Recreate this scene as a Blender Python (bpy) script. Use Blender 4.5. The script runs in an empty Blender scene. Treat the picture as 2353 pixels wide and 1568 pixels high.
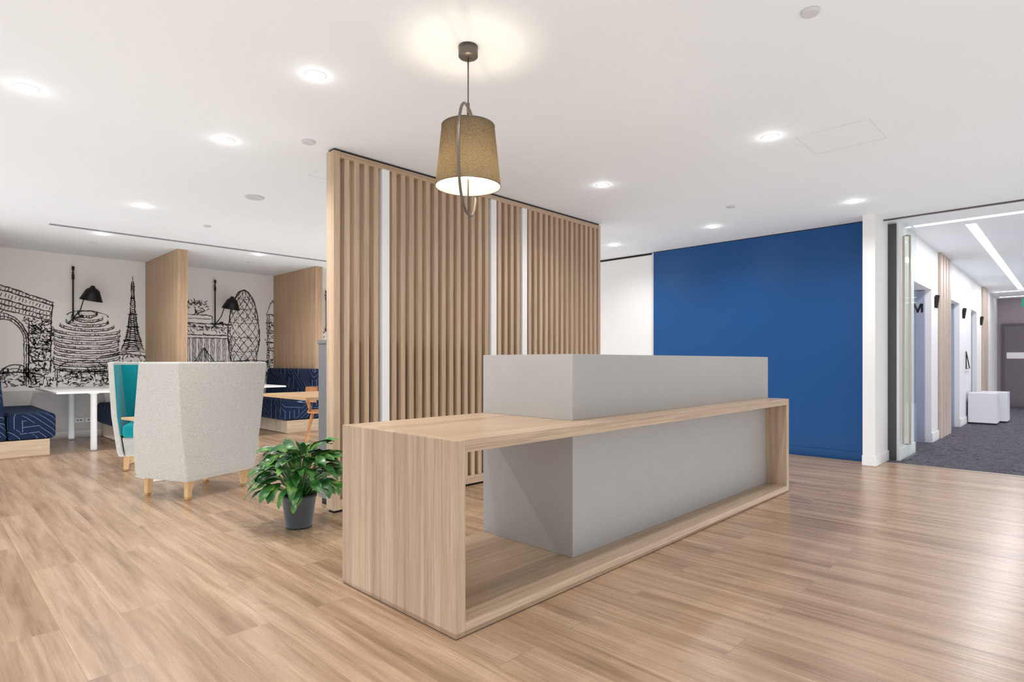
import bpy, math, random
from mathutils import Vector, Matrix
random.seed(7)
scene = bpy.context.scene
COL = scene.collection
H = 2.655           # ceiling height

# ------------------------------------------------------------------ mesh builder
class MB:
    def __init__(s): s.v=[]; s.f=[]; s.sm=[]
    def add(s, vs, fs, smooth=False):
        b=len(s.v); s.v+= [tuple(p) for p in vs]
        for f in fs: s.f.append(tuple(i+b for i in f)); s.sm.append(smooth)
        return s
    def box(s,x0,x1,y0,y1,z0,z1):
        vs=[(x0,y0,z0),(x1,y0,z0),(x1,y1,z0),(x0,y1,z0),(x0,y0,z1),(x1,y0,z1),(x1,y1,z1),(x0,y1,z1)]
        return s.add(vs,[(0,3,2,1),(4,5,6,7),(0,1,5,4),(1,2,6,5),(2,3,7,6),(3,0,4,7)])
    def loft(s,loops,cap=True,smooth=False):
        n=len(loops[0]); vs=[p for l in loops for p in l]; fs=[]
        for k in range(len(loops)-1):
            for i in range(n):
                j=(i+1)%n
                fs.append((k*n+i,k*n+j,(k+1)*n+j,(k+1)*n+i))
        b=len(s.v); s.add(vs,fs,smooth)
        if cap:
            s.f.append(tuple(b+i for i in reversed(range(n)))); s.sm.append(False)
            o=b+(len(loops)-1)*n
            s.f.append(tuple(o+i for i in range(n))); s.sm.append(False)
        return s
    def lathe(s,prof,cx=0,cy=0,seg=32,cap=True,smooth=True):
        loops=[[(cx+r*math.cos(2*math.pi*i/seg),cy+r*math.sin(2*math.pi*i/seg),z) for i in range(seg)] for r,z in prof]
        return s.loft(loops,cap,smooth)
    def tube(s,pts,r,seg=10,closed=False,cap=True):
        pts=[Vector(p) for p in pts]; n=len(pts); loops=[]
        prev=None
        for i,p in enumerate(pts):
            a=pts[(i-1)%n] if (closed or i>0) else p
            b=pts[(i+1)%n] if (closed or i<n-1) else p
            t=(b-a).normalized()
            if prev is None:
                up=Vector((0,0,1)) if abs(t.z)<.9 else Vector((1,0,0))
                u=t.cross(up).normalized()
            else:
                u=(prev-t*prev.dot(t)).normalized()
            prev=u; w=t.cross(u)
            rr=r[i] if isinstance(r,(list,tuple)) else r
            loops.append([tuple(p+u*rr*math.cos(2*math.pi*k/seg)+w*rr*math.sin(2*math.pi*k/seg)) for k in range(seg)])
        if closed: loops.append(loops[0])
        return s.loft(loops,cap and not closed,True)
    def mesh(s,name):
        m=bpy.data.meshes.new(name); m.from_pydata(s.v,[],s.f); m.validate(); 
        for i,p in enumerate(m.polygons):
            if i<len(s.sm): p.use_smooth=s.sm[i]
        m.update(); return m

def obj(name,mb,mat,parent=None,loc=(0,0,0),rot=0,bevel=0,seg=2,label=None,cat=None,kind=None,group=None,recalc=True):
    m=mb.mesh(name)
    if recalc:
        import bmesh
        bm=bmesh.new(); bm.from_mesh(m); bmesh.ops.recalc_face_normals(bm,faces=bm.faces[:]); bm.to_mesh(m); bm.free()
    m.materials.append(mat)
    o=bpy.data.objects.new(name,m); COL.objects.link(o)
    o.location=loc; o.rotation_euler=(0,0,rot)
    if parent: o.parent=parent
    if bevel:
        b=o.modifiers.new('bevel','BEVEL'); b.width=bevel; b.segments=seg; b.limit_method='ANGLE'; b.angle_limit=math.radians(35)
        for p in m.polygons: p.use_smooth=True
        w=o.modifiers.new('wn','WEIGHTED_NORMAL'); w.keep_sharp=False
    if label: o['label']=label
    if cat: o['category']=cat
    if kind: o['kind']=kind
    if group: o['group']=group
    return o
def thing(name,label,cat,loc,rot=0,group=None):
    e=bpy.data.objects.new(name,None); COL.objects.link(e); e.empty_display_size=.1
    e.location=loc; e.rotation_euler=(0,0,rot); e['label']=label; e['category']=cat
    if group: e['group']=group
    return e
def copy_thing(src,loc,rot=None,label=None):
    n=src.copy(); COL.objects.link(n); n.location=loc
    if rot is not None: n.rotation_euler=(0,0,rot)
    if label: n['label']=label
    for c in list(src.children):
        k=c.copy(); COL.objects.link(k); k.parent=n
    return n

# ------------------------------------------------------------------ materials
def srgb(r,g,b):
    f=lambda c:(c/255/12.92 if c/255<=.04045 else ((c/255+.055)/1.055)**2.4)
    return (f(r),f(g),f(b),1)
def base(name,col,rough=.5,metal=0,spec=.5):
    m=bpy.data.materials.new(name); m.use_nodes=True
    nt=m.node_tree; b=nt.nodes['Principled BSDF']
    b.inputs['Base Color'].default_value=col; b.inputs['Roughness'].default_value=rough
    b.inputs['Metallic'].default_value=metal; b.inputs['Specular IOR Level'].default_value=spec
    return m,nt,b
def N(nt,t,**k):
    n=nt.nodes.new(t)
    for a,v in k.items(): setattr(n,a,v)
    return n
def coords(nt,scale=(1,1,1),rot=(0,0,0)):
    tc=N(nt,'ShaderNodeTexCoord'); mp=N(nt,'ShaderNodeMapping')
    mp.inputs['Scale'].default_value=scale; mp.inputs['Rotation'].default_value=rot
    nt.links.new(tc.outputs['Object'],mp.inputs['Vector']); return mp.outputs['Vector'],tc
def noise(nt,vec,scale,detail=4,rough=.5,dist=0):
    n=N(nt,'ShaderNodeTexNoise'); n.inputs['Scale'].default_value=scale; n.inputs['Detail'].default_value=detail
    n.inputs['Roughness'].default_value=rough; n.inputs['Distortion'].default_value=dist
    nt.links.new(vec,n.inputs['Vector']); return n.outputs['Fac']
def ramp(nt,fac,stops):
    r=N(nt,'ShaderNodeValToRGB'); e=r.color_ramp.elements
    e[0].position,e[0].color=stops[0]; e[1].position,e[1].color=stops[-1]
    for p,c in stops[1:-1]:
        x=e.new(p); x.color=c
    nt.links.new(fac,r.inputs['Fac']); return r.outputs['Color']
def mixc(nt,a,b,fac,mode='MULTIPLY'):
    m=N(nt,'ShaderNodeMix',data_type='RGBA',blend_type=mode)
    if isinstance(fac,float): m.inputs[0].default_value=fac
    else: nt.links.new(fac,m.inputs[0])
    for s,i in ((a,6),(b,7)):
        if isinstance(s,tuple): m.inputs[i].default_value=s
        else: nt.links.new(s,m.inputs[i])
    return m.outputs[2]
def mathn(nt,op,a,b=None):
    m=N(nt,'ShaderNodeMath',operation=op)
    for i,s in enumerate((a,b)):
        if s is None: continue
        if isinstance(s,(int,float)): m.inputs[i].default_value=s
        else: nt.links.new(s,m.inputs[i])
    return m.outputs[0]
def bump(nt,b,h,strength=.1,dist=.01):
    n=N(nt,'ShaderNodeBump'); n.inputs['Strength'].default_value=strength; n.inputs['Distance'].default_value=dist
    nt.links.new(h,n.inputs['Height']); nt.links.new(n.outputs['Normal'],b.inputs['Normal'])
def plain(name,rgb,rough=.5,metal=0,var=.04,vs=3,spec=.5):
    c=srgb(*rgb); m,nt,b=base(name,c,rough,metal,spec)
    v,_=coords(nt); f=noise(nt,v,vs,3)
    lo=tuple(x*(1-var) for x in c[:3])+(1,); hi=tuple(min(1,x*(1+var)) for x in c[:3])+(1,)
    nt.links.new(ramp(nt,f,[(.3,lo),(.7,hi)]),b.inputs['Base Color'])
    return m
def wood(name,light,mid,dark,axis='Z',rough=.45,stripe=None,sw=.11):
    m,nt,b=base(name,srgb(*mid),rough)
    a={'X':0,'Y':1,'Z':2}[axis]
    s1=[28,28,28]; s1[a]=.6; s2=[190,190,190]; s2[a]=4
    v,tc=coords(nt,s1); v2,_=coords(nt,s2)
    f=noise(nt,v,1,6,.65,.3); f2=noise(nt,v2,1,3,.6)
    c=ramp(nt,f,[(.28,srgb(*dark)),(.5,srgb(*mid)),(.72,srgb(*light))])
    g=ramp(nt,f2,[(.3,(.68,.66,.65,1)),(.58,(1,1,1,1))])
    c=mixc(nt,c,g,.8)
    if stripe:
        sep=N(nt,'ShaderNodeSeparateXYZ'); nt.links.new(tc.outputs['Object'],sep.inputs[0])
        k=mathn(nt,'FLOOR',mathn(nt,'DIVIDE',sep.outputs[stripe],sw))
        wn=N(nt,'ShaderNodeTexWhiteNoise',noise_dimensions='1D'); nt.links.new(k,wn.inputs['W'])
        c=mixc(nt,c,ramp(nt,wn.outputs['Value'],[(0,(.83,.82,.81,1)),(1,(1.0,1.0,1.0,1))]),1.0)
    nt.links.new(c,b.inputs['Base Color']); bump(nt,b,f2,.08,.002)
    return m

OAKL,OAKM,OAKD=(210,186,160),(194,168,142),(172,145,119)
M_oakZ=wood('oak_vertical',(214,190,163),(198,172,145),(177,150,124),'Z')
M_oakEnd=wood('oak_board_panel',OAKL,OAKM,OAKD,'Z',stripe='Y',sw=.087)
M_oakX=wood('oak_lengthwise',(213,188,161),(199,173,146),(181,154,128),'X',rough=.35,stripe='Y',sw=.11)
M_fin=wood('oak_divider',(208,178,146),(192,160,128),(168,138,108),'Z')
M_leg=wood('beech_leg',(226,190,140),(210,170,118),(190,150,100),'Z')
M_tab=wood('table_wood',(222,186,144),(208,170,126),(190,152,108),'Y')
M_orange=wood('chair_wood',(206,150,98),(190,130,80),(160,105,60),'Z')
M_pink=wood('pale_strip_wood',(216,198,182),(202,184,168),(186,166,150),'Z')
M_white=plain('white_paint',(238,238,238),.6,var=.01)
M_whites=plain('white_satin',(240,240,240),.35,var=.01)
M_stool=plain('stool_laminate',(222,223,228),.4,var=.01)
M_grey=plain('grey_laminate',(168,166,164),.5,var=.015,vs=8)
M_black=plain('black_metal',(24,24,26),.4,.3)
M_dark=plain('dark_gap',(30,30,32),.7)
M_jamb=plain('dark_green_jamb',(66,72,71),.25)
M_gun=plain('gunmetal',(105,98,92),.35,.6)
M_bronze=plain('brushed_bronze',(190,180,165),.35,.4)
M_navy2=plain('dark_teal_fabric',(20,70,95),.9,var=.2,vs=40)
M_cab=plain('grey_cabinet',(112,114,118),.5)
M_pot=plain('charcoal_pot',(44,46,50),.45,var=.05)
M_mauve=plain('mauve_wall',(158,146,152),.7)
M_door=plain('grey_door',(112,102,108),.5)
M_trimgrey=plain('pale_grey_plastic',(205,205,208),.5)
M_ink=plain('mural_ink',(80,72,71),.8,var=.12,vs=20)
M_soil=plain('soil',(50,38,28),.95,var=.4,vs=60)
M_line=plain('ceiling_joint',(210,211,214),.8)
M_lilac=plain('recess_paint',(168,176,196),.6)
def emit(name,rgb,strength):
    m=bpy.data.materials.new(name); m.use_nodes=True; nt=m.node_tree; nt.nodes.clear()
    e=N(nt,'ShaderNodeEmission'); e.inputs[0].default_value=rgb; e.inputs[1].default_value=strength
    o=N(nt,'ShaderNodeOutputMaterial'); nt.links.new(e.outputs[0],o.inputs[0]); return m

def wallmat(name,rgb,rough=.75,b_s=.02):
    m,nt,b=base(name,srgb(*rgb),rough,0,.3); v,_=coords(nt); f=noise(nt,v,1.2,3); g=noise(nt,v,180,2)
    c=srgb(*rgb); nt.links.new(ramp(nt,f,[(.3,tuple(x*.98 for x in c[:3])+(1,)),(.7,c)]),b.inputs['Base Color'])
    bump(nt,b,g,b_s,.002); return m
M_wall=wallmat('wall_white',(240,240,240))
M_mural=wallmat('wall_offwhite',(250,248,246))
M_ceil=wallmat('ceiling_white',(236,240,243))
M_blue=wallmat('wall_blue',(26,80,138),.38)
M_dado=wallmat('wall_grey',(212,209,206))

def fabric(name,rgb,var=.12,scale=220):
    c=srgb(*rgb); m,nt,b=base(name,c,.95,0,.1); v,_=coords(nt)
    f=noise(nt,v,scale,3,.7)
    lo=tuple(x*(1-var) for x in c[:3])+(1,); hi=tuple(min(1,x*(1+var)) for x in c[:3])+(1,)
    nt.links.new(ramp(nt,f,[(.35,lo),(.65,hi)]),b.inputs['Base Color']); bump(nt,b,f,.35,.003)
    b.inputs['Sheen Weight'].default_value=.1
    return m
M_felt=fabric('pale_grey_felt',(194,192,187),.2,150)
M_teal=fabric('teal_felt',(18,142,152),.15)
def navy():
    m,nt,b=base('navy_line_fabric',srgb(22,38,78),.9,0,.15)
    tc=N(nt,'ShaderNodeTexCoord')
    ax=N(nt,'ShaderNodeVectorMath',operation='DOT_PRODUCT'); ay=N(nt,'ShaderNodeVectorMath',operation='DOT_PRODUCT')
    ax.inputs[1].default_value=(1,.35,.75); ay.inputs[1].default_value=(-.3,1,.8)
    for d in (ax,ay): nt.links.new(tc.outputs['Object'],d.inputs[0])
    cb=N(nt,'ShaderNodeCombineXYZ'); nt.links.new(ax.outputs['Value'],cb.inputs[0]); nt.links.new(ay.outputs['Value'],cb.inputs[1])
    vo=N(nt,'ShaderNodeTexVoronoi'); vo.distance='CHEBYCHEV'; vo.inputs['Scale'].default_value=6.5; vo.inputs['Randomness'].default_value=.45
    mp=N(nt,'ShaderNodeMapping'); mp.inputs['Rotation'].default_value=(0,0,.78); nt.links.new(cb.outputs[0],mp.inputs[0]); nt.links.new(mp.outputs[0],vo.inputs['Vector'])
    sp=N(nt,'ShaderNodeSeparateColor'); nt.links.new(vo.outputs['Color'],sp.inputs[0])
    lines=[]
    for ang in (.3,1.35,2.4):
        d=N(nt,'ShaderNodeVectorMath',operation='DOT_PRODUCT'); d.inputs[1].default_value=(math.cos(ang),math.sin(ang),0); nt.links.new(cb.outputs[0],d.inputs[0])
        fr=mathn(nt,'FRACT',mathn(nt,'DIVIDE',d.outputs['Value'],.068)); lines.append(mathn(nt,'LESS_THAN',fr,.06))
    def mixf(s,a,b_):
        mx=N(nt,'ShaderNodeMix'); nt.links.new(s,mx.inputs[0]); nt.links.new(a,mx.inputs[2]); nt.links.new(b_,mx.inputs[3]); return mx.outputs[0]
    f=mixf(mathn(nt,'GREATER_THAN',sp.outputs[0],.35),lines[0],lines[1]); f=mixf(mathn(nt,'GREATER_THAN',sp.outputs[0],.68),f,lines[2])
    c=mixc(nt,srgb(24,36,62),srgb(124,142,168),f,'MIX'); nt.links.new(c,b.inputs['Base Color'])
    return m
M_navy=navy()

def floor_mat():
    m,nt,b=base('oak_plank_floor',srgb(190,155,130),.33,0,.5)
    tc=N(nt,'ShaderNodeTexCoord'); sx=N(nt,'ShaderNodeSeparateXYZ'); nt.links.new(tc.outputs['Object'],sx.inputs[0])
    cb=N(nt,'ShaderNodeCombineXYZ'); nt.links.new(sx.outputs[1],cb.inputs[0]); nt.links.new(sx.outputs[0],cb.inputs[1])
    br=N(nt,'ShaderNodeTexBrick'); br.offset=.37; br.offset_frequency=2; br.inputs['Scale'].default_value=1
    br.inputs['Color1'].default_value=(0,0,0,1); br.inputs['Color2'].default_value=(1,1,1,1)
    br.inputs['Brick Width'].default_value=1.5; br.inputs['Row Height'].default_value=.21
    br.inputs['Mortar Size'].default_value=.0010; br.inputs['Mortar Smooth'].default_value=.2
    nt.links.new(cb.outputs[0],br.inputs['Vector'])
    off=N(nt,'ShaderNodeVectorMath',operation='SCALE'); off.inputs['Scale'].default_value=7.3
    nt.links.new(br.outputs['Color'],off.inputs[0])
    ad=N(nt,'ShaderNodeVectorMath',operation='ADD'); nt.links.new(tc.outputs['Object'],ad.inputs[0]); nt.links.new(off.outputs[0],ad.inputs[1])
    def st(sc,src=None):
        mp=N(nt,'ShaderNodeMapping'); mp.inputs['Scale'].default_value=sc; nt.links.new(src or ad.outputs[0],mp.inputs[0]); return mp.outputs[0]
    f=noise(nt,st((9,.6,1)),1,6,.6,.5); f2=noise(nt,st((130,3.5,1)),1,4,.65,.2); f3=noise(nt,st((17,.8,1)),1,6,.66,.7)
    f4=noise(nt,st((45,1.2,1)),1,5,.65,.3)
    c=ramp(nt,f,[(.27,srgb(144,114,88)),(.42,srgb(173,142,114)),(.58,srgb(196,166,138)),(.8,srgb(209,181,154))])
    c=mixc(nt,c,ramp(nt,f3,[(.30,(.56,.51,.47,1)),(.50,(1,1,1,1))]),.62)
    c=mixc(nt,c,ramp(nt,f4,[(.3,(.76,.73,.70,1)),(.5,(1,1,1,1))]),.65)
    c=mixc(nt,c,ramp(nt,f2,[(.3,(.72,.70,.68,1)),(.58,(1,1,1,1))]),.65)
    c=mixc(nt,c,ramp(nt,br.outputs['Color'],[(0,(.95,.945,.94,1)),(1,(1,1,1,1))]),.9)
    c=mixc(nt,c,srgb(112,86,68),mathn(nt,'MULTIPLY',br.outputs['Fac'],.5),'MIX')
    nt.links.new(c,b.inputs['Base Color'])
    hb=mathn(nt,'SUBTRACT',mathn(nt,'MULTIPLY',f2,.35),br.outputs['Fac']); bump(nt,b,hb,.16,.0015)
    nt.links.new(ramp(nt,f2,[(.2,(.33,.33,.33,1)),(.8,(.23,.23,.23,1))]),b.inputs['Roughness'])
    return m
M_floor=floor_mat()
def carpet_mat():
    m,nt,b=base('grey_carpet',srgb(84,82,86),.98,0,.05)
    v,_=coords(nt); g=noise(nt,v,60,3,.7)
    br=N(nt,'ShaderNodeTexBrick'); br.inputs['Scale'].default_value=1; br.offset=.5; br.inputs['Brick Width'].default_value=.5; br.inputs['Row Height'].default_value=.25
    br.inputs['Color1'].default_value=(0,0,0,1); br.inputs['Color2'].default_value=(1,1,1,1); br.inputs['Mortar Size'].default_value=0
    nt.links.new(v,br.inputs['Vector'])
    ad=N(nt,'ShaderNodeVectorMath',operation='ADD'); nt.links.new(v,ad.inputs[0]); nt.links.new(br.outputs['Color'],ad.inputs[1])
    p=noise(nt,ad.outputs[0],7,4,.7,1.5)
    c=ramp(nt,p,[(.36,srgb(66,64,70)),(.45,srgb(122,118,127)),(.50,srgb(82,80,87)),(.56,srgb(130,126,135)),(.66,srgb(92,89,96))])
    c=mixc(nt,c,ramp(nt,g,[(.3,(.65,.65,.65,1)),(.7,(1.1,1.1,1.1,1))]),1.0)
    nt.links.new(c,b.inputs['Base Color']); bump(nt,b,g,.5,.004); return m
M_carpet=carpet_mat()
def leaf_mat(name,a,bc,c3):
    m,nt,b=base(name,srgb(*a),.33); v,_=coords(nt); f=noise(nt,v,14,3)
    nt.links.new(ramp(nt,f,[(.32,srgb(*a)),(.55,srgb(*bc)),(.77,srgb(*c3))]),b.inputs['Base Color'])
    return m
M_leaf=leaf_mat('leaf_green',(26,70,34),(54,112,48),(152,182,74))
def glass_mat():
    m=bpy.data.materials.new('clear_glass'); m.use_nodes=True; nt=m.node_tree; nt.nodes.clear()
    t=N(nt,'ShaderNodeBsdfTransparent'); t.inputs[0].default_value=(.95,.98,.97,1); g=N(nt,'ShaderNodeBsdfGlossy'); g.inputs['Roughness'].default_value=.02
    mx=N(nt,'ShaderNodeMixShader'); mx.inputs[0].default_value=.12; o=N(nt,'ShaderNodeOutputMaterial')
    nt.links.new(t.outputs[0],mx.inputs[1]); nt.links.new(g.outputs[0],mx.inputs[2]); nt.links.new(mx.outputs[0],o.inputs[0])
    return m
M_glass=glass_mat()
def shade_mat(name,lo,hi,tr):
    m=bpy.data.materials.new(name); m.use_nodes=True; nt=m.node_tree; nt.nodes.clear()
    v,_=coords(nt,(1,1,5)); f=noise(nt,v,130,3,.6)
    c=ramp(nt,f,[(.3,srgb(*lo)),(.7,srgb(*hi))])
    d=N(nt,'ShaderNodeBsdfDiffuse'); t=N(nt,'ShaderNodeBsdfTranslucent'); mx=N(nt,'ShaderNodeMixShader'); mx.inputs[0].default_value=tr
    o=N(nt,'ShaderNodeOutputMaterial'); nt.links.new(c,d.inputs[0]); nt.links.new(c,t.inputs[0])
    nt.links.new(d.outputs[0],mx.inputs[1]); nt.links.new(t.outputs[0],mx.inputs[2]); nt.links.new(mx.outputs[0],o.inputs[0]); return m
M_shade=shade_mat('linen_lampshade',(78,74,70),(128,122,114),.62)
M_shadein=shade_mat('lampshade_lining',(236,214,164),(242,222,176),.45)
M_bulb=emit('bulb_glow',(1,.86,.6,1),14)
M_lampb=emit('wall_lamp_glow',(1,.93,.8,1),5)
M_down=emit('downlight_glow',(1,.98,.96,1),30)
M_strip=emit('led_strip_glow',(1,.98,1,1),5)
M_exit=emit('exit_green',(.1,.55,.4,1),.6)

# ------------------------------------------------------------------ structure
WY=10.45; WX=7.30
def S(name,mb,mat,**k): return obj(name,mb,mat,kind='structure',recalc=True,**k)
S('floor',MB().box(-4,7.4,-4,WY+.2,-.1,0),M_floor)
S('floor_carpet',MB().box(7.4,18.9,-.7,1.9,-.1,.003),M_carpet)
S('ceiling',MB().box(-4,18.9,-4,WY+.2,H,H+.1),M_ceil)
S('wall_mural',MB().box(-4,WX+.2,WY,WY+.2,0,H),M_mural)
S('baseboard_mural',MB().box(-4,WX,WY-.014,WY,0,.1),M_white)
S('wall_blue',MB().box(WX,WX+.2,1.62,4.30,0,H-.012),M_blue)
S('baseboard_blue',MB().box(WX-.012,WX,1.64,4.30,0,.1),M_blue)
S('wall_white',MB().box(WX+.03,WX+.2,4.325,WY,0,H-.03),M_wall)
S('trim_1',MB().box(WX+.001,WX+.03,4.30,4.325,0,H-.012),M_trimgrey)
S('trim_2',MB().box(WX+.032,WX+.2,4.325,WY,H-.03,H-.001),M_dark)
S('wall_column',MB().box(7.03,7.62,1.52,1.636,0,H),M_wall)
S('baseboard_column',MB().box(7.018,7.62,1.508,1.640,0,.11),M_white,bevel=.003)
S('wall_front',MB().box(7.4,7.6,-4,-.6,0,H),M_wall)
S('wall_corridor_right',MB().box(7.6,18.7,-.8,-.6,0,H),M_wall)
CY=1.42
mb=MB(); ops=[(8.46,9.63),(11.25,12.27),(13.75,14.6)]
x=7.62
for a,b_ in ops:
    mb.box(x,a,CY,CY+.5,0,H); mb.box(a,b_,CY,CY+.5,2.08,H); x=b_
mb.box(x,18.7,CY,CY+.5,0,H)
S('wall_corridor_left',mb,M_wall)
for i,(a,b_) in enumerate(ops):
    S('door_%d'%(i+1),MB().box(b_-.05,b_-.002,CY+.07,CY+.5,.003,2.07),M_lilac)
    S('wall_recess_%d'%(i+1),MB().box(a,b_,CY+.5,CY+.55,0,2.08),M_lilac)
mb=MB(); x=7.62
for a,b_ in ops: mb.box(x,a,CY-.014,CY,0.003,.13); x=b_
mb.box(x,18.7,CY-.014,CY,0.003,.13)
S('baseboard_corridor',mb,M_white)
S('wall_corridor_end',MB().box(18.7,18.9,-.8,1.9,0,H),M_mauve)
S('door_4',MB().box(18.66,18.7,.35,1.28,.003,1.97),M_door)
S('trim_3',MB().box(18.65,18.7,1.28,1.34,.003,2.03).box(18.65,18.7,.29,.35,.003,2.03).box(18.65,18.7,.35,1.28,1.97,2.03),plain('door_frame_grey',(92,84,90),.5))
S('trim_4',MB().box(18.652,18.66,.45,1.24,1.18,1.33),M_whites)
S('trim_5',MB().box(7.385,7.415,-.6,1.52,H-.014,H),M_gun)
S('trim_6',MB().box(7.38,7.42,-.6,1.52,0,.005),M_bronze)

def panel(n,x0,x1,y0,y1):
    w=.002; z0=H-.0015; z1=H+.0005
    m=MB().box(x0,x1,y0,y0+w,z0,z1).box(x0,x1,y1-w,y1,z0,z1).box(x0,x0+w,y0,y1,z0,z1).box(x1-w,x1,y0,y1,z0,z1)
    S('trim_%d'%n,m,M_line)
panel(7,4.26,4.71,.95,1.40); panel(8,2.29,2.74,4.14,4.59)

# ------------------------------------------------------------------ reception desk
DX0,DX1,DY0,DY1,DZ=1.49,5.18,1.755,2.625,.787
cx,cy=(DX0+DX1)/2,(DY0+DY1)/2
desk=thing('reception_desk','long oak-framed reception desk with grey laminate counter box','reception desk',(cx,cy,0))
hx,hy=(DX1-DX0)/2,(DY1-DY0)/2; T=.05
obj('end_panel',MB().box(-hx,-hx+T,-hy,hy,.004,DZ),M_oakEnd,desk,bevel=.0015)
obj('end_panel',MB().box(hx-T,hx,-hy,hy,.004,DZ),M_oakEnd,desk,bevel=.0015)
obj('countertop',MB().box(-hx+T,hx-T,-hy,hy,DZ-T,DZ),M_oakX,desk,bevel=.0015)
obj('base_panel',MB().box(-hx+T,hx-T,-hy,hy,.004,.055),M_oakX,desk,bevel=.0015)
obj('plinth',MB().box(-hx+.004,hx-.004,-hy+.004,hy-.004,0,.004),M_gun,desk,label='thin recessed grey plinth')
bx0=2.447-cx; by0=1.927-cy
mb=MB().box(bx0,hx-T,by0,hy,.055,DZ-T)
obj('counter_body',mb,M_grey,desk,bevel=.002,label='grey laminate lower body')
t=.04
pl=[(bx0,hy),(bx0,by0),(hx-.005,by0),(hx-.005,hy),(hx-.005-t,hy),(hx-.005-t,by0+t),(bx0+t*3,by0+t),(bx0+t*3,hy)]
mb=MB().loft([[(x,y,DZ) for x,y in pl],[(x,y,1.142) for x,y in pl]])
obj('counter_upstand',mb,M_grey,desk,bevel=.002,label='raised grey laminate counter screen')

# ------------------------------------------------------------------ slatted screen
sx0,sx1,sy0,sy1=2.12,5.40,3.86,3.96
scr=thing('slatted_screen','tall oak slatted room divider with three white slats','room divider',(sx0,sy0,0))
L=sx1-sx0; D=sy1-sy0; top=H-.004
obj('top_rail',MB().box(.05,L-.04,0,D,top-.055,top-.014),M_oakX,scr,bevel=.002)
obj('top_channel',MB().box(0.01,L-.01,.01,D-.01,top-.014,top),M_dark,scr)
obj('bottom_rail',MB().box(.05,L-.04,0,D,.02,.09),M_oakX,scr,bevel=.002)
obj('foot_plate',MB().box(0.01,L-.01,.015,D-.015,0,.02),M_dark,scr)
obj('post',MB().box(0,.05,-.005,D+.005,.02,top-.014),M_oakZ,scr,bevel=.002)
obj('post',MB().box(L-.04,L,-.005,D+.005,.02,top-.014),M_oakZ,scr,bevel=.002)
mb=MB(); pitch=.0835; n=int((L-.09)/pitch); whites=[]
targets=[2.545,3.70,4.185]
for i in range(n):
    x0=.05+.04+i*pitch
    if any(abs(sx0+x0+.02-tg)<pitch/2 for tg in targets): whites.append(x0); continue
    if x0+.04>L-.05: break
    mb.box(x0,x0+.04,.006,D-.006,.09,top-.055)
obj('slats',mb,M_oakZ,scr)
for x0 in whites:
    obj('white_slat',MB().box(x0-.014,x0+.052,-.004,D-.01,.09,top-.055),M_whites,scr,label='white painted slat',bevel=.002)

cab=thing('planter_cabinet','tall grey metal planter cabinet behind the slatted screen','cabinet',(2.2,4.0,0))
obj('body',MB().box(0,3.0,0,.24,.05,1.24),M_cab,cab,bevel=.003)
obj('plinth',MB().box(.02,2.98,.02,.22,0,.05),M_dark,cab)
obj('planter_rim',MB().box(-.006,3.006,-.006,.246,1.24,1.27),M_cab,cab,bevel=.003)

# ------------------------------------------------------------------ foliage
def leafset(n,rmin,rmax,hmin,hmax,width,seed,z0=0,spread=.05,ll=(.15,.23),drp=(.6,1.5),e0=(.3,1.1)):
    rnd=random.Random(seed); st=MB(); lf=MB()
    for i in range(n):
        az=2*math.pi*(i*.618034)+rnd.uniform(-.3,.3)
        u=(i+.5)/n
        reach=rmin+(rmax-rmin)*(u**.8)*rnd.uniform(.85,1.1); hh=hmax-(hmax-hmin)*u*rnd.uniform(.8,1.1)
        dx,dy=math.cos(az),math.sin(az)
        b0=Vector((dx*spread*u,dy*spread*u,z0)); 
        mid=Vector((dx*reach*.45,dy*reach*.45,z0+hh*.9))
        LL=rnd.uniform(*ll)
        pts=[]
        for k in range(7):
            t=k/6; p=b0.lerp(mid,t); p.z=z0+(mid.z-z0)*(1-(1-t)**1.6); pts.append(p)
        st.tube(pts,[.0035]*7,5)
        d=Vector((dx,dy,0)); side=Vector((-dy,dx,0)); tw=rnd.uniform(-.5,.5)
        elev=rnd.uniform(*e0)-u*.6; p=mid.copy(); segs=8; rows=[]
        drop=rnd.uniform(*drp)
        yaw=rnd.uniform(-.5,.5); d=(d*math.cos(yaw)+side*math.sin(yaw)); side=Vector((-d.y,d.x,0))
        for k in range(segs+1):
            t=k/segs; a=elev-drop*t
            dirv=d*math.cos(a)+Vector((0,0,1))*math.sin(a)
            if k: p=p+dirv*(LL/segs)
            w=width*(math.sin(math.pi*min(1,t*.93+.04))**.75)*(1-.25*t)
            nrm=side.cross(dirv).normalized()
            sd=(side*math.cos(tw)+nrm*math.sin(tw))
            fold=nrm*w*.28; wav=.004*math.sin(t*14+i)
            rows.append((p+sd*w+fold*-1+nrm*wav,p,p-sd*w+fold*-1-nrm*wav))
        vs=[q for r in rows for q in r]; fs=[]
        for k in range(segs):
            a=k*3; fs+= [(a,a+1,a+4,a+3),(a+1,a+2,a+5,a+4)]
        lf.add(vs,fs,True)
    return st,lf
plant=thing('potted_peace_lily','leafy green peace lily in a charcoal pot','potted plant',(1.795,3.725,0))
obj('pot',MB().lathe([(.078,0),(.083,.004),(.108,.195),(.114,.20),(.114,.222),(.106,.222),(.102,.20),(.098,.18)],seg=40),M_pot,plant)
obj('soil',MB().lathe([(.096,.182),(.098,.195)],seg=30),M_soil,plant)
st,lf=leafset(105,.14,.42,.08,.36,.039,3,z0=.19,ll=(.16,.22),drp=(.6,1.45),e0=(.35,1.15))
obj('stems',st,M_leaf,plant); obj('foliage',lf,M_leaf,plant,recalc=False)
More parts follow.
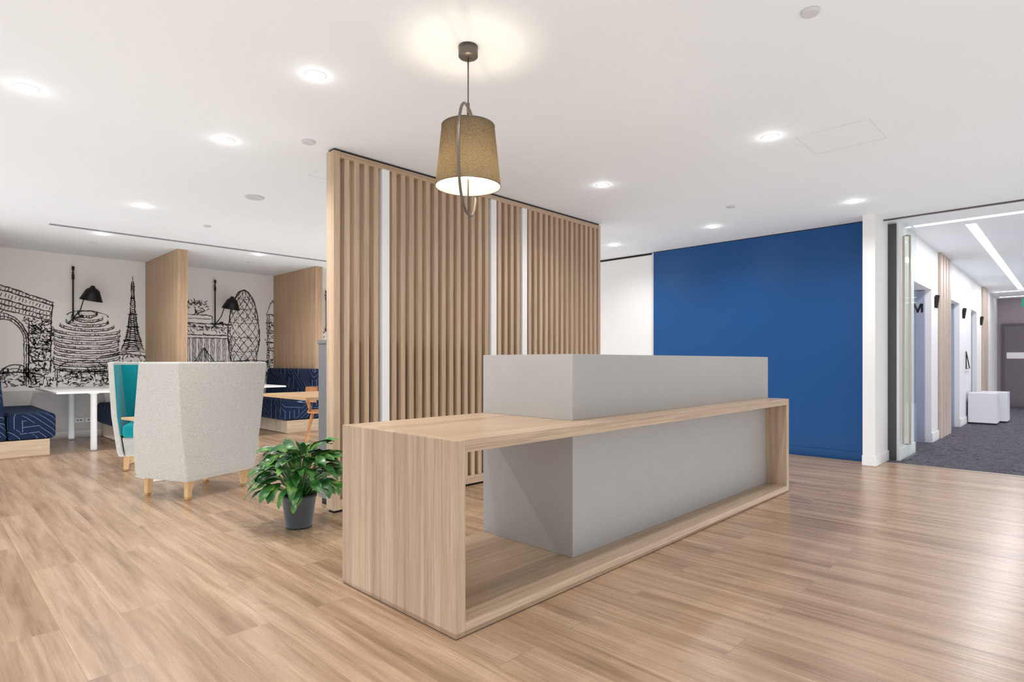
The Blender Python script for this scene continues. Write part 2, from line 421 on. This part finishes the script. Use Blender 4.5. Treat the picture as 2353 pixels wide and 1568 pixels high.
for k,(px,s) in enumerate([(2.36,11),(3.1,12),(3.8,13),(4.5,14)]):
    cp=thing('trough_plant','green leafy plant in the planter cabinet','plant',(px,4.14,1.27),group='plants in the planter cabinet')
    obj('pot',MB().lathe([(.05,0),(.065,.08),(.068,.08)],seg=20),M_pot,cp)
    st,lf=leafset(22,.03,.10,.12,.42,.016,s,z0=.07,spread=.02,ll=(.08,.11),drp=(.3,.9),e0=(.9,1.4))
    obj('stems',st,M_leaf,cp); obj('foliage',lf,M_leaf,cp,recalc=False)

# ------------------------------------------------------------------ pendant lamp
px_,py_=1.908,2.155
pen=thing('pendant_lamp','pendant lamp with grey linen shade inside a metal hoop','pendant lamp',(px_,py_,H))
obj('canopy',MB().lathe([(.02,-.056),(.045,-.052),(.048,-.048),(.048,0)],seg=40),M_gun,pen)
obj('cord',MB().tube([(0,0,-.05),(0,0,-.30)],.0035,8).lathe([(.008,-.33),(.008,-.28),(.004,-.275)],seg=12),M_gun,pen)
zt,zb=2.262-H,1.965-H
seg=64
sh=MB(); sh.loft([[(r*math.cos(2*math.pi*i/seg),r*math.sin(2*math.pi*i/seg),z) for i in range(seg)] for r,z in [(.161,zb),(.130,zt)]],cap=False,smooth=True)
obj('lamp_shade',sh,M_shade,pen,recalc=False)
sh=MB(); sh.loft([[(r*math.cos(2*math.pi*i/seg),r*math.sin(2*math.pi*i/seg),z) for i in range(seg)] for r,z in [(.1595,zb),(.1285,zt)]],cap=False,smooth=True)
obj('shade_lining',sh,M_shadein,pen,recalc=False)
rg=MB()
rg.tube([(.161*math.cos(2*math.pi*i/48),.161*math.sin(2*math.pi*i/48),zb) for i in range(48)],.0022,6,closed=True)
obj('bottom_ring',rg,M_gun,pen)
rg=MB()
rg.tube([(.13*math.cos(2*math.pi*i/48),.13*math.sin(2*math.pi*i/48),zt) for i in range(48)],.0022,6,closed=True)
for a in (0,2.094,4.189): rg.tube([(.13*math.cos(a),.13*math.sin(a),zt-.002),(.004*math.cos(a),.004*math.sin(a),zt-.03)],.0018,6)
obj('top_ring',rg,M_gun,pen)
vd=Vector((.665,.751,0)).normalized(); rt=Vector((vd.y,-vd.x,0))
hd=(vd+rt*.24).normalized()
pts=[]
ztop,zbot=2.355,1.83
zc,hz,hw=(ztop+zbot)/2-H,(ztop-zbot)/2,.19
for i in range(72):
    a=2*math.pi*i/72; ca,sa=math.cos(a),math.sin(a)
    e=.8
    pts.append(hd*(hw*math.copysign(abs(ca)**e,ca))+Vector((0,0,zc+hz*math.copysign(abs(sa)**e,sa))))
obj('hoop',MB().tube(pts,.0072,10,closed=True),M_gun,pen)
obj('bulb_holder',MB().tube([(0,0,-.30),(0,0,zt-.06)],.006,8).lathe([(.018,zt-.16),(.018,zt-.06),(.006,zt-.055)],seg=16).tube([(0,0,zt-.1),(0,0,1.84-H)],.004,8),M_gun,pen)
obj('bulb',MB().lathe([(.012,zt-.17),(.032,zt-.195),(.036,zt-.22),(.028,zt-.248),(.008,zt-.26)],seg=20),M_bulb,pen)

# ------------------------------------------------------------------ downlights / ceiling devices
dl=[(.45,4.27),(1.52,2.96),(1.53,4.28),(1.59,6.68),(1.60,8.49),(3.48,8.49),(4.12,1.52),(4.22,2.99),(6.35,1.55),(6.40,3.0),(6.49,4.41),
    (3.9,6.0),(5.5,8.0),(1.5,1.5),(-.5,6.5),(-1,1.5),(6.4,6.5)]
first=None
for i,(x,y) in enumerate(dl):
    if first is None:
        first=thing('downlight','round recessed white ceiling downlight, switched on','ceiling light',(x,y,H),group='recessed ceiling downlights')
        obj('trim_ring',MB().lathe([(.048,-.003),(.056,-.0025),(.058,0),(.048,0)],seg=32,cap=False),M_whites,first)
        obj('lens',MB().lathe([(.026,-.012),(.040,-.010),(.049,-.0035),(.049,-.001)],seg=28),M_down,first)
    else: copy_thing(first,(x,y,H))
    ld=bpy.data.lights.new('downlight_beam','SPOT'); ld.energy=88 if i==2 else (70 if i in (3,4,5) else 50); ld.spot_size=math.radians(155); ld.spot_blend=1; ld.shadow_soft_size=.04; ld.color=(1,.985,.97)
    lo=bpy.data.objects.new('downlight_beam',ld); lo.location=(x,y,H-.03); COL.objects.link(lo)
    if i<11:  # extra point lamp added to put a glare halo on the ceiling
        ld=bpy.data.lights.new('added_halo','POINT'); ld.energy=.2; ld.shadow_soft_size=.03; ld.color=(1,.99,.98)
        lo=bpy.data.objects.new('added_halo',ld); lo.location=(x,y,H-.055); COL.objects.link(lo)
for (x,y,r,nm,lb) in [(2.771,.849,.04,'smoke_detector','small white round ceiling smoke detector'),(1.942,3.886,.048,'smoke_detector','small white round ceiling smoke detector'),
      (2.244,5.564,.085,'ceiling_speaker','flat white round ceiling speaker'),(2.339,7.12,.04,'sprinkler_head','small white ceiling sprinkler cover'),
      (3.64,9.22,.04,'sprinkler_head','small white ceiling sprinkler cover'),(1.63,9.17,.04,'sprinkler_head','small white ceiling sprinkler cover'),
      (5.686,2.482,.042,'smoke_detector','small white round ceiling smoke detector')]:
    obj(nm,MB().lathe([(r*.8,-.014),(r*.92,-.012),(r,-.004),(r,0)],seg=32),M_trimgrey,loc=(x,y,H),label=lb,cat=nm.replace('_',' '))
dif=thing('ceiling_diffuser','long narrow slot air diffuser in the ceiling','air vent',(2.77,8.3,H))
obj('frame',MB().box(-1.7,1.7,-.05,-.035,-.004,0).box(-1.7,1.7,-.006,.006,-.004,0).box(-1.7,1.7,.035,.05,-.004,0),M_trimgrey,dif)
obj('slot',MB().box(-1.7,1.7,-.035,-.006,-.002,0).box(-1.7,1.7,.006,.035,-.002,0),M_dark,dif)

# ------------------------------------------------------------------ wood dividers
for x0,yy in ((.37,8.87),(2.53,8.87),(4.55,8.87)):
    obj('booth_divider',MB().box(0,.13,0,WY-yy-.002,0,H-.002),M_fin,loc=(x0,yy,0),bevel=.003,label='full-height oak-veneer divider between seating booths',cat='divider',group='booth dividers')

# ------------------------------------------------------------------ benches
b0=thing('banquette_bench','navy patterned banquette bench on oak base beside white table','bench',(.84,9.54,0),0,group='banquette benches')
obj('base',MB().box(-.29,.28,-.88,.88,0,.20),M_oakX,b0,bevel=.003)
obj('seat_cushion',MB().box(-.10,.34,-.89,.88,.20,.50),M_navy,b0,bevel=.05,seg=4)
obj('backrest',MB().loft([[(-.29,-.89,.2),(-.10,-.89,.2),(-.10,.88,.2),(-.29,.88,.2)],[(-.29,-.89,.99),(-.16,-.89,.99),(-.16,.88,.99),(-.29,.88,.99)]]),M_navy,b0,bevel=.04,seg=4)
copy_thing(b0,(2.235,9.54,0),math.pi); copy_thing(b0,(2.955,9.54,0),0)
copy_thing(b0,(4.255,9.52,0),math.pi,'navy patterned banquette bench against oak divider')

def booth_table(x):
    e=thing('booth_table','white rectangular table with round white legs','table',(x,9.5,0),group='white booth tables')
    obj('table_top',MB().box(-.38,.41,-.86,.88,.717,.74),M_whites,e,bevel=.004)
    for y in (-.76,.7):
        obj('leg',MB().lathe([(.034,.02),(.034,.703),(.055,.705),(.055,.717)],0,y,24),M_whites,e)
        obj('foot',MB().lathe([(.03,0),(.035,.008),(.035,.02)],0,y,24),M_trimgrey,e)
booth_table(1.56); booth_table(3.55)

# ------------------------------------------------------------------ wall lamps
def wall_lamp(x):
    e=thing('wall_lamp','black swing-arm wall lamp with cone shade on the mural wall','wall lamp',(x,WY-.004,1.70),group='black booth wall lamps')
    obj('pole',MB().lathe([(.010,-.02),(.010,.59),(.017,.6),(.017,.66),(.010,.67),(.010,.72),(.017,.73),(.019,.75),(.017,.78)],0,-.045,16),M_black,e)
    obj('top_bracket',MB().tube([(0,0,.69),(0,-.045,.69)],.010,10),M_black,e)
    obj('wall_bracket',MB().tube([(0,0,.03),(0,-.045,.03),(.10,-.06,.06)],.011,10),M_black,e)
    obj('pivot',MB().lathe([(.018,.04),(.026,.05),(.026,.07),(.018,.08)],.10,-.06,16),M_black,e)
    sx,sy,sz=.19,-.26,.38
    obj('arm',MB().tube([(-.06,-.04,-.05),(.0,-.05,.03),(.08,-.09,.16),(.13,-.2,.42),(sx,sy,.50)],.007,8),M_black,e)
    mb=MB().lathe([(.138,-.10),(.142,-.095),(.085,.05),(.06,.075),(.03,.09),(.012,.12),(.012,.09),(.05,.06),(.08,.035),(.135,-.095)],seg=36,cap=False)
    o=obj('lamp_shade',mb,M_black,e,loc=(sx,sy,sz)); o.rotation_euler=(.15,.12,0)
    obj('bulb',MB().lathe([(.01,-.09),(.03,-.07),(.03,-.03),(.012,.0)],seg=16),M_lampb,e,loc=(sx,sy,sz))
for x in (1.61,3.54,5.56): wall_lamp(x)

for x in (1.69,1.82):
    e=thing('wall_outlet','white double power outlet low on the wall','power outlet',(x,WY-.003,.25),group='power outlets under the table')
    obj('face_plate',MB().box(-.055,.055,-.008,0,-.035,.035),M_whites,e,bevel=.003)
    for sx in (-.02,.02):
        obj('socket',MB().box(sx-.012,sx+.012,-.0095,-.008,-.01,.01),M_cab,e)

# ------------------------------------------------------------------ high-back chairs
def hb_chair(loc,rot,label):
    e=thing('high_back_armchair',label,'armchair',loc,rot,group='high-back felt armchairs')
    lv=[(.15,.335,.57,.02),(.20,.35,.585,.0),(.55,.405,.53,-.01),(1.08,.455,.40,-.03),(1.10,.452,.395,-.028)]
    t=.05
    def U(z,w,d,yb,t,tin): 
        return [(-w,d,z),(-w,yb,z),(w,yb,z),(w,d,z),(w-t,d-tin,z),(w-t,yb+t,z),(-w+t,yb+t,z),(-w+t,d-tin,z)]
    obj('shell',MB().loft([U(z,w,d,yb,t,0) for z,w,d,yb in lv]),M_felt,e,bevel=.012,seg=3)
    def lin(z):
        for a,b in zip(lv,lv[1:]):
            if a[0]<=z<=b[0]:
                k=(z-a[0])/(b[0]-a[0]); return [a[i]+(b[i]-a[i])*k for i in range(4)]
    ll=[]
    for z in (.36,.55,.8,1.07):
        _,w,d,yb=lin(z); w-=t+.001; yb+=t+.001; d-=.015; q=.012
        ll.append([(-w,d,z),(-w,yb,z),(w,yb,z),(w,d,z),(w-q,d,z),(w-q,yb+q,z),(-w+q,yb+q,z),(-w+q,d,z)])
    obj('inner_lining',MB().loft(ll),M_teal,e,bevel=.003,label='teal inner upholstery')
    obj('seat_base',MB().loft([[(-.284,.07,.15),(.284,.07,.15),(.284,.56,.15),(-.284,.56,.15)],[(-.31,.055,.34),(.31,.055,.34),(.31,.555,.34),(-.31,.555,.34)]]),M_felt,e,bevel=.01)
    obj('seat_cushion',MB().box(-.305,.305,.07,.60,.34,.47),M_teal,e,bevel=.035,seg=4,label='teal seat cushion')
    for x,y in ((-.27,.07),(.27,.07),(-.27,.52),(.27,.52)):
        sxx=.012 if x>0 else -.012; r0,r1=.018,.026
        lo=[(x+sxx-r0,y-r0,0),(x+sxx+r0,y-r0,0),(x+sxx+r0,y+r0,0),(x+sxx-r0,y+r0,0)]
        hi=[(x-r1,y-r1,.16),(x+r1,y-r1,.16),(x+r1,y+r1,.16),(x-r1,y+r1,.16)]
        obj('leg',MB().loft([lo,hi]),M_leg,e,bevel=.003)
hb_chair((1.811,5.129,0),math.radians(23),'high-back pale grey felt armchair seen from its back')
hb_chair((1.94,7.28,0),math.radians(160),'high-back felt armchair with teal interior behind small table')
cu=MB()
rings=[]
for k,zz in enumerate([-.06,-.045,-.02,0,.02,.045,.06]):
    f=[.05,.75,.95,1,.95,.75,.05][k]; rr=[]
    for i in range(32):
        a=2*math.pi*i/32; c,s_=math.cos(a),math.sin(a); e_=.45
        rr.append((.17*f*math.copysign(abs(c)**e_,c),zz,.13*f*math.copysign(abs(s_)**e_,s_)))
    rings.append(rr)
cu.loft(rings,True,True)
o=obj('throw_cushion',cu,M_navy2,loc=(1.79,7.08,.60),rot=.1,label='dark teal cushion on the teal armchair seat',cat='cushion'); o.rotation_euler=(-.3,0,-.35)

tb=thing('side_table','small wood-topped table with white pedestal base','side table',(1.72,6.28,0),math.radians(8))
obj('table_top',MB().box(-.32,.32,-.25,.25,.555,.575),M_tab,tb,bevel=.004)
obj('pedestal',MB().lathe([(.03,.012),(.03,.555)],seg=24),M_whites,tb)
obj('base_plate',MB().box(-.22,.22,-.2,.2,0,.012),M_whites,tb,bevel=.003)

# ------------------------------------------------------------------ cafe table and chair
ct=thing('cafe_table','rectangular light wood cafe table','table',(3.12,6.05,0))
obj('table_top',MB().box(-.4,.4,-.55,.55,.715,.745),M_tab,ct,bevel=.004)
obj('pedestal',MB().lathe([(.26,0),(.26,.012),(.035,.03),(.035,.70),(.10,.703),(.10,.715)],.12,0,32),M_whites,ct)
def cafe_chair(loc,rot):
    e=thing('cafe_chair','orange-brown bent wood cafe chair','chair',loc,rot,group='wooden cafe chairs')
    sp=[]
    for i in range(24):
        a=2*math.pi*i/24; c,s_=math.cos(a),math.sin(a); sp.append((.22*math.copysign(abs(c)**.6,c),.22*math.copysign(abs(s_)**.6,s_)))
    obj('seat',MB().loft([[(x*.95,y*.95,.435) for x,y in sp],[(x,y,.445) for x,y in sp],[(x,y,.458) for x,y in sp]]),M_orange,e)
    bl=MB(); rows=[]
    for z in (.58,.60,.74,.77):
        inner=[];outer=[]
        for i in range(13):
            a=math.radians(-75+150*i/12); hh=1 if z in(.60,.74) else .97
            outer.append((.235*math.sin(a)*hh,-.05-.19*math.cos(a)*1.0,z)); inner.append((.22*math.sin(a)*hh,-.05-.175*math.cos(a),z))
        rows.append(outer+inner[::-1])
    bl.loft(rows); obj('backrest',bl,M_orange,e)
    for x,y,tx,ty,h in ((-.18,.18,-.21,.21,.44),(.18,.18,.21,.21,.44),(-.17,-.15,-.21,-.24,.44),(.17,-.15,.21,-.24,.44)):
        obj('leg',MB().tube([(tx,ty,0),(x,y,h)],[.011,.016],10),M_orange,e)
    for x in (-.13,.13):
        obj('back_post',MB().tube([(x,-.17,.44),(x*1.1,-.225,.64)],.012,8),M_orange,e)
cafe_chair((3.80,7.15,0),math.radians(-120))

# ------------------------------------------------------------------ mural
rnd=random.Random(5); mu=MB(); YM=WY-.003; WS=1.0
def rib(pts,w=.011,wob=.006):
    w*=WS
    P=[]
    for a,b in zip(pts,pts[1:]):
        L_=math.hypot(b[0]-a[0],b[1]-a[1]); k=max(1,int(L_/.035))
        for i in range(k): P.append((a[0]+(b[0]-a[0])*i/k,a[1]+(b[1]-a[1])*i/k))
    P.append(pts[-1])
    P=[(x+rnd.uniform(-wob,wob),z+rnd.uniform(-wob,wob)) for x,z in P]
    vs=[]; n=len(P)
    for i,(x,z) in enumerate(P):
        a=P[max(0,i-1)]; b=P[min(n-1,i+1)]; dx,dz=b[0]-a[0],b[1]-a[1]; l=math.hypot(dx,dz) or 1
        ww=w*.5*rnd.uniform(.5,1.4)*(.6 if i in(0,n-1) else 1)
        ox,oz=-dz/l*ww,dx/l*ww
        vs+= [(x+ox,YM,z+oz),(x-ox,YM,z-oz)]
    mu.add(vs,[(2*i,2*i+1,2*i+3,2*i+2) for i in range(n-1)])
def scrib(inside,x0,x1,z0,z1,n,ln=.05,ang=None,w=.012):
    c=0; tries=0
    while c<n and tries<n*6:
        tries+=1
        x,z=rnd.uniform(x0,x1),rnd.uniform(z0,z1)
        if inside and not inside(x,z): continue
        a=(ang if ang is not None else rnd.choice([0,1.57,.6,2.4]))+rnd.uniform(-.35,.35); l=ln*rnd.uniform(.4,1.2)
        p=[(x,z)]
        for k in range(3):
            a+=rnd.uniform(-.6,.6); p.append((p[-1][0]+math.cos(a)*l/3,p[-1][1]+math.sin(a)*l/3))
        rib(p,w,.001); c+=1
def arc(cx,cz,rx,rz,a0,a1,n=16): return [(cx+rx*math.cos(a0+(a1-a0)*i/n),cz+rz*math.sin(a0+(a1-a0)*i/n)) for i in range(n+1)]
def az_(x,z): return z+(1.38-x)*.36*max(0,(z-1.0))/1.0
def A(pts): return [(x,az_(x,z)) for x,z in pts]
for z in (1.95,1.90,1.80,1.74,1.68): rib(A([(.4,z),(1.40 if z>1.85 else 1.37,z)]),.016)
for z in (1.93,1.85,1.77,1.71): 
    for k in range(26): 
        x=.42+k*.037; rib(A([(x,z-.022),(x+.014,z+.022)]),.014)
rib(A([(1.38,1.95),(1.37,1.68),(1.36,.95)]),.016); rib(A([(1.12,1.66),(1.12,.95)]),.013)
for rr in (.24,.215,.19): rib(A(arc(.88,1.34,rr,.30*rr/.24,0,math.pi)),.014)
for x in (1.12,1.095,1.07,.64): rib(A([(x,1.34),(x,.78)]),.013)
for k in range(18):
    a=math.pi*k/17; rib(A([(.88+.195*math.cos(a),1.34+.24*math.sin(a)),(.88+.235*math.cos(a),1.34+.295*math.sin(a))]),.012)
scrib(lambda x,z: z<az_(x,1.66) and ((x-.88)**2/.065+(z-1.42)**2/.12>1),.4,1.36,1.2,2.0,240,.06)
scrib(lambda x,z:x>1.13,1.13,1.36,.95,1.66,170,.06)
for z in (1.5,1.3,1.12): rib([(1.13,z),(1.36,z)],.012)
cxb=1.79
for k in range(13):
    z=.98+k*.066; w=.40+.012*math.sin(k*1.1) if k<9 else .40-.07*(k-8)
    rib(arc(cxb,z+.05,w,.075,math.pi,2*math.pi,20),.015)
    rib(arc(cxb,z+.075,w*.98,.07,math.pi*1.03,1.97*math.pi,20),.009)
    rib([(cxb-w,z+.05),(cxb-w+.01,z+.085)],.012); rib([(cxb+w,z+.05),(cxb+w-.01,z+.085)],.012)
    for j in range(24):
        a=math.pi*(1.05+.9*rnd.random()); rib([(cxb+w*math.cos(a),z+.05+.072*math.sin(a)),(cxb+w*math.cos(a),z+.08+.072*math.sin(a))],.010)
rib(arc(cxb,1.80,.12,.05,0,math.pi),.014); rib(arc(cxb,1.77,.25,.08,0,math.pi),.012)
rib([(cxb-.35,.95),(cxb-.36,.72)],.012); rib([(cxb+.38,1.0),(cxb+.39,.85)],.012)
tx=2.36
for s_ in (-1,1):
    prof=[(.012,2.34),(.02,2.1),(.035,1.85),(.06,1.62),(.10,1.42),(.155,1.27)]
    rib([(tx+s_*a,z) for a,z in prof],.016)
    rib([(tx+s_*a*.45,z) for a,z in prof if z<1.9],.010)
for z,w in ((2.26,.03),(2.08,.035),(1.83,.06),(1.64,.085),(1.43,.13)): rib([(tx-w,z),(tx+w,z)],.022)
for k in range(30):
    z=2.30-k*.034; f=max(.014,.014+.11*((2.32-z)/.9)**2.0); rib([(tx-f,z),(tx+f,z-.035)],.011); rib([(tx+f,z),(tx-f,z-.035)],.011)
rib(arc(tx,1.27,.085,.09,0,math.pi),.012)
rib([(tx,2.34),(tx,2.42)],.010)
for (x0,x1,z,h) in ((1.45,2.0,1.0,.12),(1.9,2.62,1.12,.10),(2.1,2.66,1.20,.06),(1.5,2.3,.86,.10),(.7,1.3,.86,.10)):
    rib(arc((x0+x1)/2,z,(x1-x0)/2,h,0.1,math.pi-.1,18),.015)
for k in range(10): rib([(1.95+k*.07,.80),(2.02+k*.07,1.08+.02*rnd.random())],.009)
rib([(2.0,1.02),(2.66,1.10)],.014); rib([(1.95,.92),(2.66,.98)],.012)
for k in range(30):
    x=rnd.uniform(.7,1.95); z=rnd.uniform(.76,.96); w=rnd.uniform(.03,.09); rib([(x,z),(x+w,z),(x+w,z+.05),(x,z+.05),(x,z)],.009)
scrib(None,.5,2.1,.74,1.0,300,.06); scrib(None,2.1,2.65,.74,1.0,130,.07,0.2)
scrib(None,2.2,2.62,1.02,1.2,50,.06)
rib(arc(.98,.76,.22,.30,0.1,math.pi*.9),.016); rib(arc(.98,.76,.18,.25,0.1,math.pi*.9),.010)
rib([(2.7,1.74),(3.82,1.74)],.018); rib([(2.7,1.68),(3.80,1.68)],.012); rib([(2.75,1.55),(3.78,1.55)],.018); rib([(2.75,1.50),(3.78,1.50)],.010)
rib([(2.95,1.74),(2.97,1.88),(3.50,1.88),(3.52,1.74)],.014); rib([(2.97,1.82),(3.50,1.82)],.010)
scrib(None,3.05,3.42,1.88,2.10,70,.06); scrib(None,2.75,3.8,1.56,1.73,120,.05)
for k in range(9):
    x=3.02+k*.094
    for o_ in (0,.022,.048): rib([(x+o_,1.50),(x+o_,1.02)],.009)
    rib([(x-.01,1.49),(x+.06,1.49)],.014); rib([(x-.01,1.03),(x+.06,1.03)],.014)
for x in (3.14,3.22,3.30): rib(arc(x,2.03,.035,.05,0,math.pi),.014); 
gx=4.03
def gw(z):
    t=(z-1.05)/(2.36-1.05); return .27*math.sqrt(max(0,1-((t-.32)/.68)**2)) if t>.32 else .27*(1-.25*(.32-t)/.32)
zz=[1.05+1.31*i/30 for i in range(31)]
rib([(gx-gw(z),z) for z in zz],.016); rib([(gx+gw(z),z) for z in zz],.016)
for s_ in (-1,1):
    for k in range(-7,16):
        seg_=[]
        for z in zz:
            u=(z-1.05)/1.31*2.6*s_+ (k-4)*.38*s_*1.0
            if -1<u<1: seg_.append((gx+gw(z)*math.sin(u*1.57),z))
        if len(seg_)>1: rib(seg_,.010)
for z in (1.3,1.55,1.8,2.05,2.22): rib(arc(gx,z,gw(z),.03,math.pi,2*math.pi,10),.008)
scrib(lambda x,z:abs(x-gx)<gw(z),3.7,4.35,1.1,2.3,110,.04)
for x in (4.44,4.47,4.62): rib([(x,1.0),(x,1.95)],.013)
for z in (1.95,1.8,1.62,1.45,1.3): rib([(4.42,z),(4.66,z)],.014)
rib([(4.42,1.95),(4.53,2.22),(4.66,1.95)],.014); rib(arc(4.55,1.71,.06,.06,0,6.28),.012)
scrib(None,4.42,4.66,1.0,1.95,120,.05)
rib([(3.22,1.08),(3.38,1.34),(3.56,1.08)],.014)
for k in range(7): rib([(3.24+k*.045,1.08),(3.38,1.33)],.006)
for (x0,x1,z,h) in ((2.7,3.3,1.0,.1),(3.3,3.9,1.02,.09),(3.8,4.5,1.05,.08)): rib(arc((x0+x1)/2,z,(x1-x0)/2,h,0.1,math.pi-.1,18),.014)
scrib(None,2.7,4.65,.74,1.08,360,.07)
for k in range(26):
    x=rnd.uniform(2.7,4.55); z=rnd.uniform(.76,1.0); w=rnd.uniform(.03,.09); rib([(x,z),(x+w,z),(x+w,z+.05),(x,z+.05),(x,z)],.009)
scrib(None,4.7,6.6,.74,1.9,200,.07)
obj('skyline_mural',mu,M_ink,label='dark hand-drawn city skyline mural painted on white wall',cat='mural',recalc=False)
S('trim_9',MB().box(-4,WX,WY-.003,WY,.1,.70),M_dado)

# ------------------------------------------------------------------ corridor
for (a,b_) in ((10.16,11.15),(15.4,16.3)):
    e=thing('wall_batten_panel','group of pale wood vertical wall strips in the corridor','wall panel',(a,CY,0.0),group='pale wood wall strips')
    m=MB(); n=4; w=(b_-a)/n
    for i in range(n): m.box(i*w,i*w+w*.72,-.035,-.002,.003,H-.002)
    obj('battens',m,M_pink,e,bevel=.003)
for x in (9.88,12.6,15.15):
    e=thing('corridor_sconce','angled black wall light on corridor wall','wall light',(x,CY,1.93),group='black corridor wall lights')
    obj('back_plate',MB().box(-.02,.02,-.01,-.001,-.08,.08),M_black,e,bevel=.003)
    obj('lamp_head',MB().loft([[(-.02,-.035,-.09),(.02,-.035,-.09),(.02,-.01,-.08),(-.02,-.01,-.08)],[(-.02,-.06,.09),(.02,-.06,.09),(.02,-.01,.10),(-.02,-.01,.10)]]),M_black,e,bevel=.004)
for (x,y) in ((13.25,1.19),(13.85,1.09)):
    e=thing('cube_stool','white cube stool on small dark feet','stool',(x,y,.003),group='white cube stools')
    obj('body',MB().box(-.22,.22,-.20,.20,.03,.55),M_stool,e,bevel=.008)
    obj('feet',MB().box(-.19,.19,-.17,.17,0,.03),M_dark,e)
e=thing('linear_ceiling_light','long glowing LED strip light recessed in the corridor ceiling','ceiling light',(12.4,.86,H),group='corridor strip lights')
obj('diffuser',MB().box(-4.1,4.1,-.045,.045,-.004,-.001),M_strip,e)
obj('housing',MB().box(-4.12,4.12,-.055,.055,-.0012,0),M_whites,e)
for x in (8.0,16.8,18.2):
    e=thing('linear_ceiling_light','glowing LED strip light running across the corridor ceiling','ceiling light',(x,.42,H),group='corridor strip lights')
    obj('diffuser',MB().box(-.045,.045,-.98,.92,-.004,-.001),M_strip,e)
    obj('housing',MB().box(-.055,.055,-1,.94,-.0012,0),M_whites,e)
e=thing('exit_sign','green illuminated exit sign hanging from the corridor ceiling','exit sign',(15.9,.62,H))
obj('sign_face',MB().box(-.01,.01,-.2,.2,-.43,-.25),M_exit,e,bevel=.004)
for y in (-.12,.12): obj('hanger',MB().tube([(0,y,-.25),(0,y,0)],.005,8),M_gun,e)
lm=MB()
lm_pts=[(0,0),(-.022,0),(-.022,.082),(-.052,0),(-.068,0),(-.098,.082),(-.098,0),(-.12,0),(-.12,.12),(-.088,.12),(-.06,.042),(-.032,.12),(0,.12)]
lm.loft([[(0,y,z) for y,z in lm_pts],[(.005,y,z) for y,z in lm_pts]])
obj('wall_letter',lm,M_black,loc=(9.574,CY+.205,1.775),label='black letter M on the recessed doorway panel',cat='sign')
e=thing('wall_hook_frame','black triangular wall decoration in the corridor','wall decoration',(13.1,CY-.01,1.0))
obj('frame',MB().tube([(-.2,-.01,.28),(-.2,-.01,-.02),(.25,-.01,-.02),(-.2,-.01,.28)],.008,8),M_black,e)

e=thing('glass_door_leaf','frameless glass door leaf folded open with bronze pull bars','glass door',(7.66,1.36,0.005))
obj('glass_panel',MB().box(0,.55,-.006,.006,.01,H-.02),M_glass,e)
for sy in (-.03,.03):
    obj('pull_bar',MB().tube([(.04,0,.18),(.04,sy,.18),(.04,sy,2.5),(.04,0,2.5)],.011,12),M_bronze,e)
S('trim_10',MB().box(7.60,7.63,1.44,1.52,0.003,H-.016),M_jamb)

# ------------------------------------------------------------------ lights & world
pl_=bpy.data.lights.new('pendant_glow','POINT'); pl_.energy=15; pl_.color=(1,.87,.68); pl_.shadow_soft_size=.055
po=bpy.data.objects.new('pendant_glow',pl_); po.location=(px_,py_,H+zt-.22); COL.objects.link(po)
for x in (9.5,12.5,15.5):
    a=bpy.data.lights.new('corridor_light','AREA'); a.energy=22; a.shape='RECTANGLE'; a.size=2.5; a.size_y=.09; a.color=(.97,.96,1)
    ao=bpy.data.objects.new('corridor_light',a); ao.location=(x,.86,H-.01); COL.objects.link(ao)
def floor_fill(x0,x1,y0,y1,z,wm2,col=(.88,.95,1)):  # added unseen lamp at floor level, facing up to brighten ceiling and walls
    a=bpy.data.lights.new('unseen_fill','AREA'); a.shape='RECTANGLE'; a.size=x1-x0; a.size_y=y1-y0; a.energy=wm2*(x1-x0)*(y1-y0); a.color=col
    ao=bpy.data.objects.new('unseen_fill',a); ao.location=((x0+x1)/2,(y0+y1)/2,z); ao.rotation_euler=(math.pi,0,0); COL.objects.link(ao)
floor_fill(-3.5,7.2,-3.5,10.3,.008,2.05)
floor_fill(-3.5,6.5,6.0,8.55,.010,1.9)
floor_fill(7.6,18.5,-.55,1.38,.010,1.7,(.95,.95,1))
w=bpy.data.worlds.new('world'); scene.world=w; w.use_nodes=True
bg=w.node_tree.nodes['Background']; bg.inputs[0].default_value=(.95,.97,1,1); bg.inputs[1].default_value=1.15

cam=bpy.data.cameras.new('camera'); co=bpy.data.objects.new('camera',cam); COL.objects.link(co)
co.location=(0,0,1.1); co.rotation_euler=(math.pi/2,0,math.radians(44.17-90))
cam.sensor_width=36; cam.lens=36*1337/2353; cam.shift_y=48/2353; cam.clip_start=.05
scene.camera=co
scene.view_settings.view_transform='Standard'
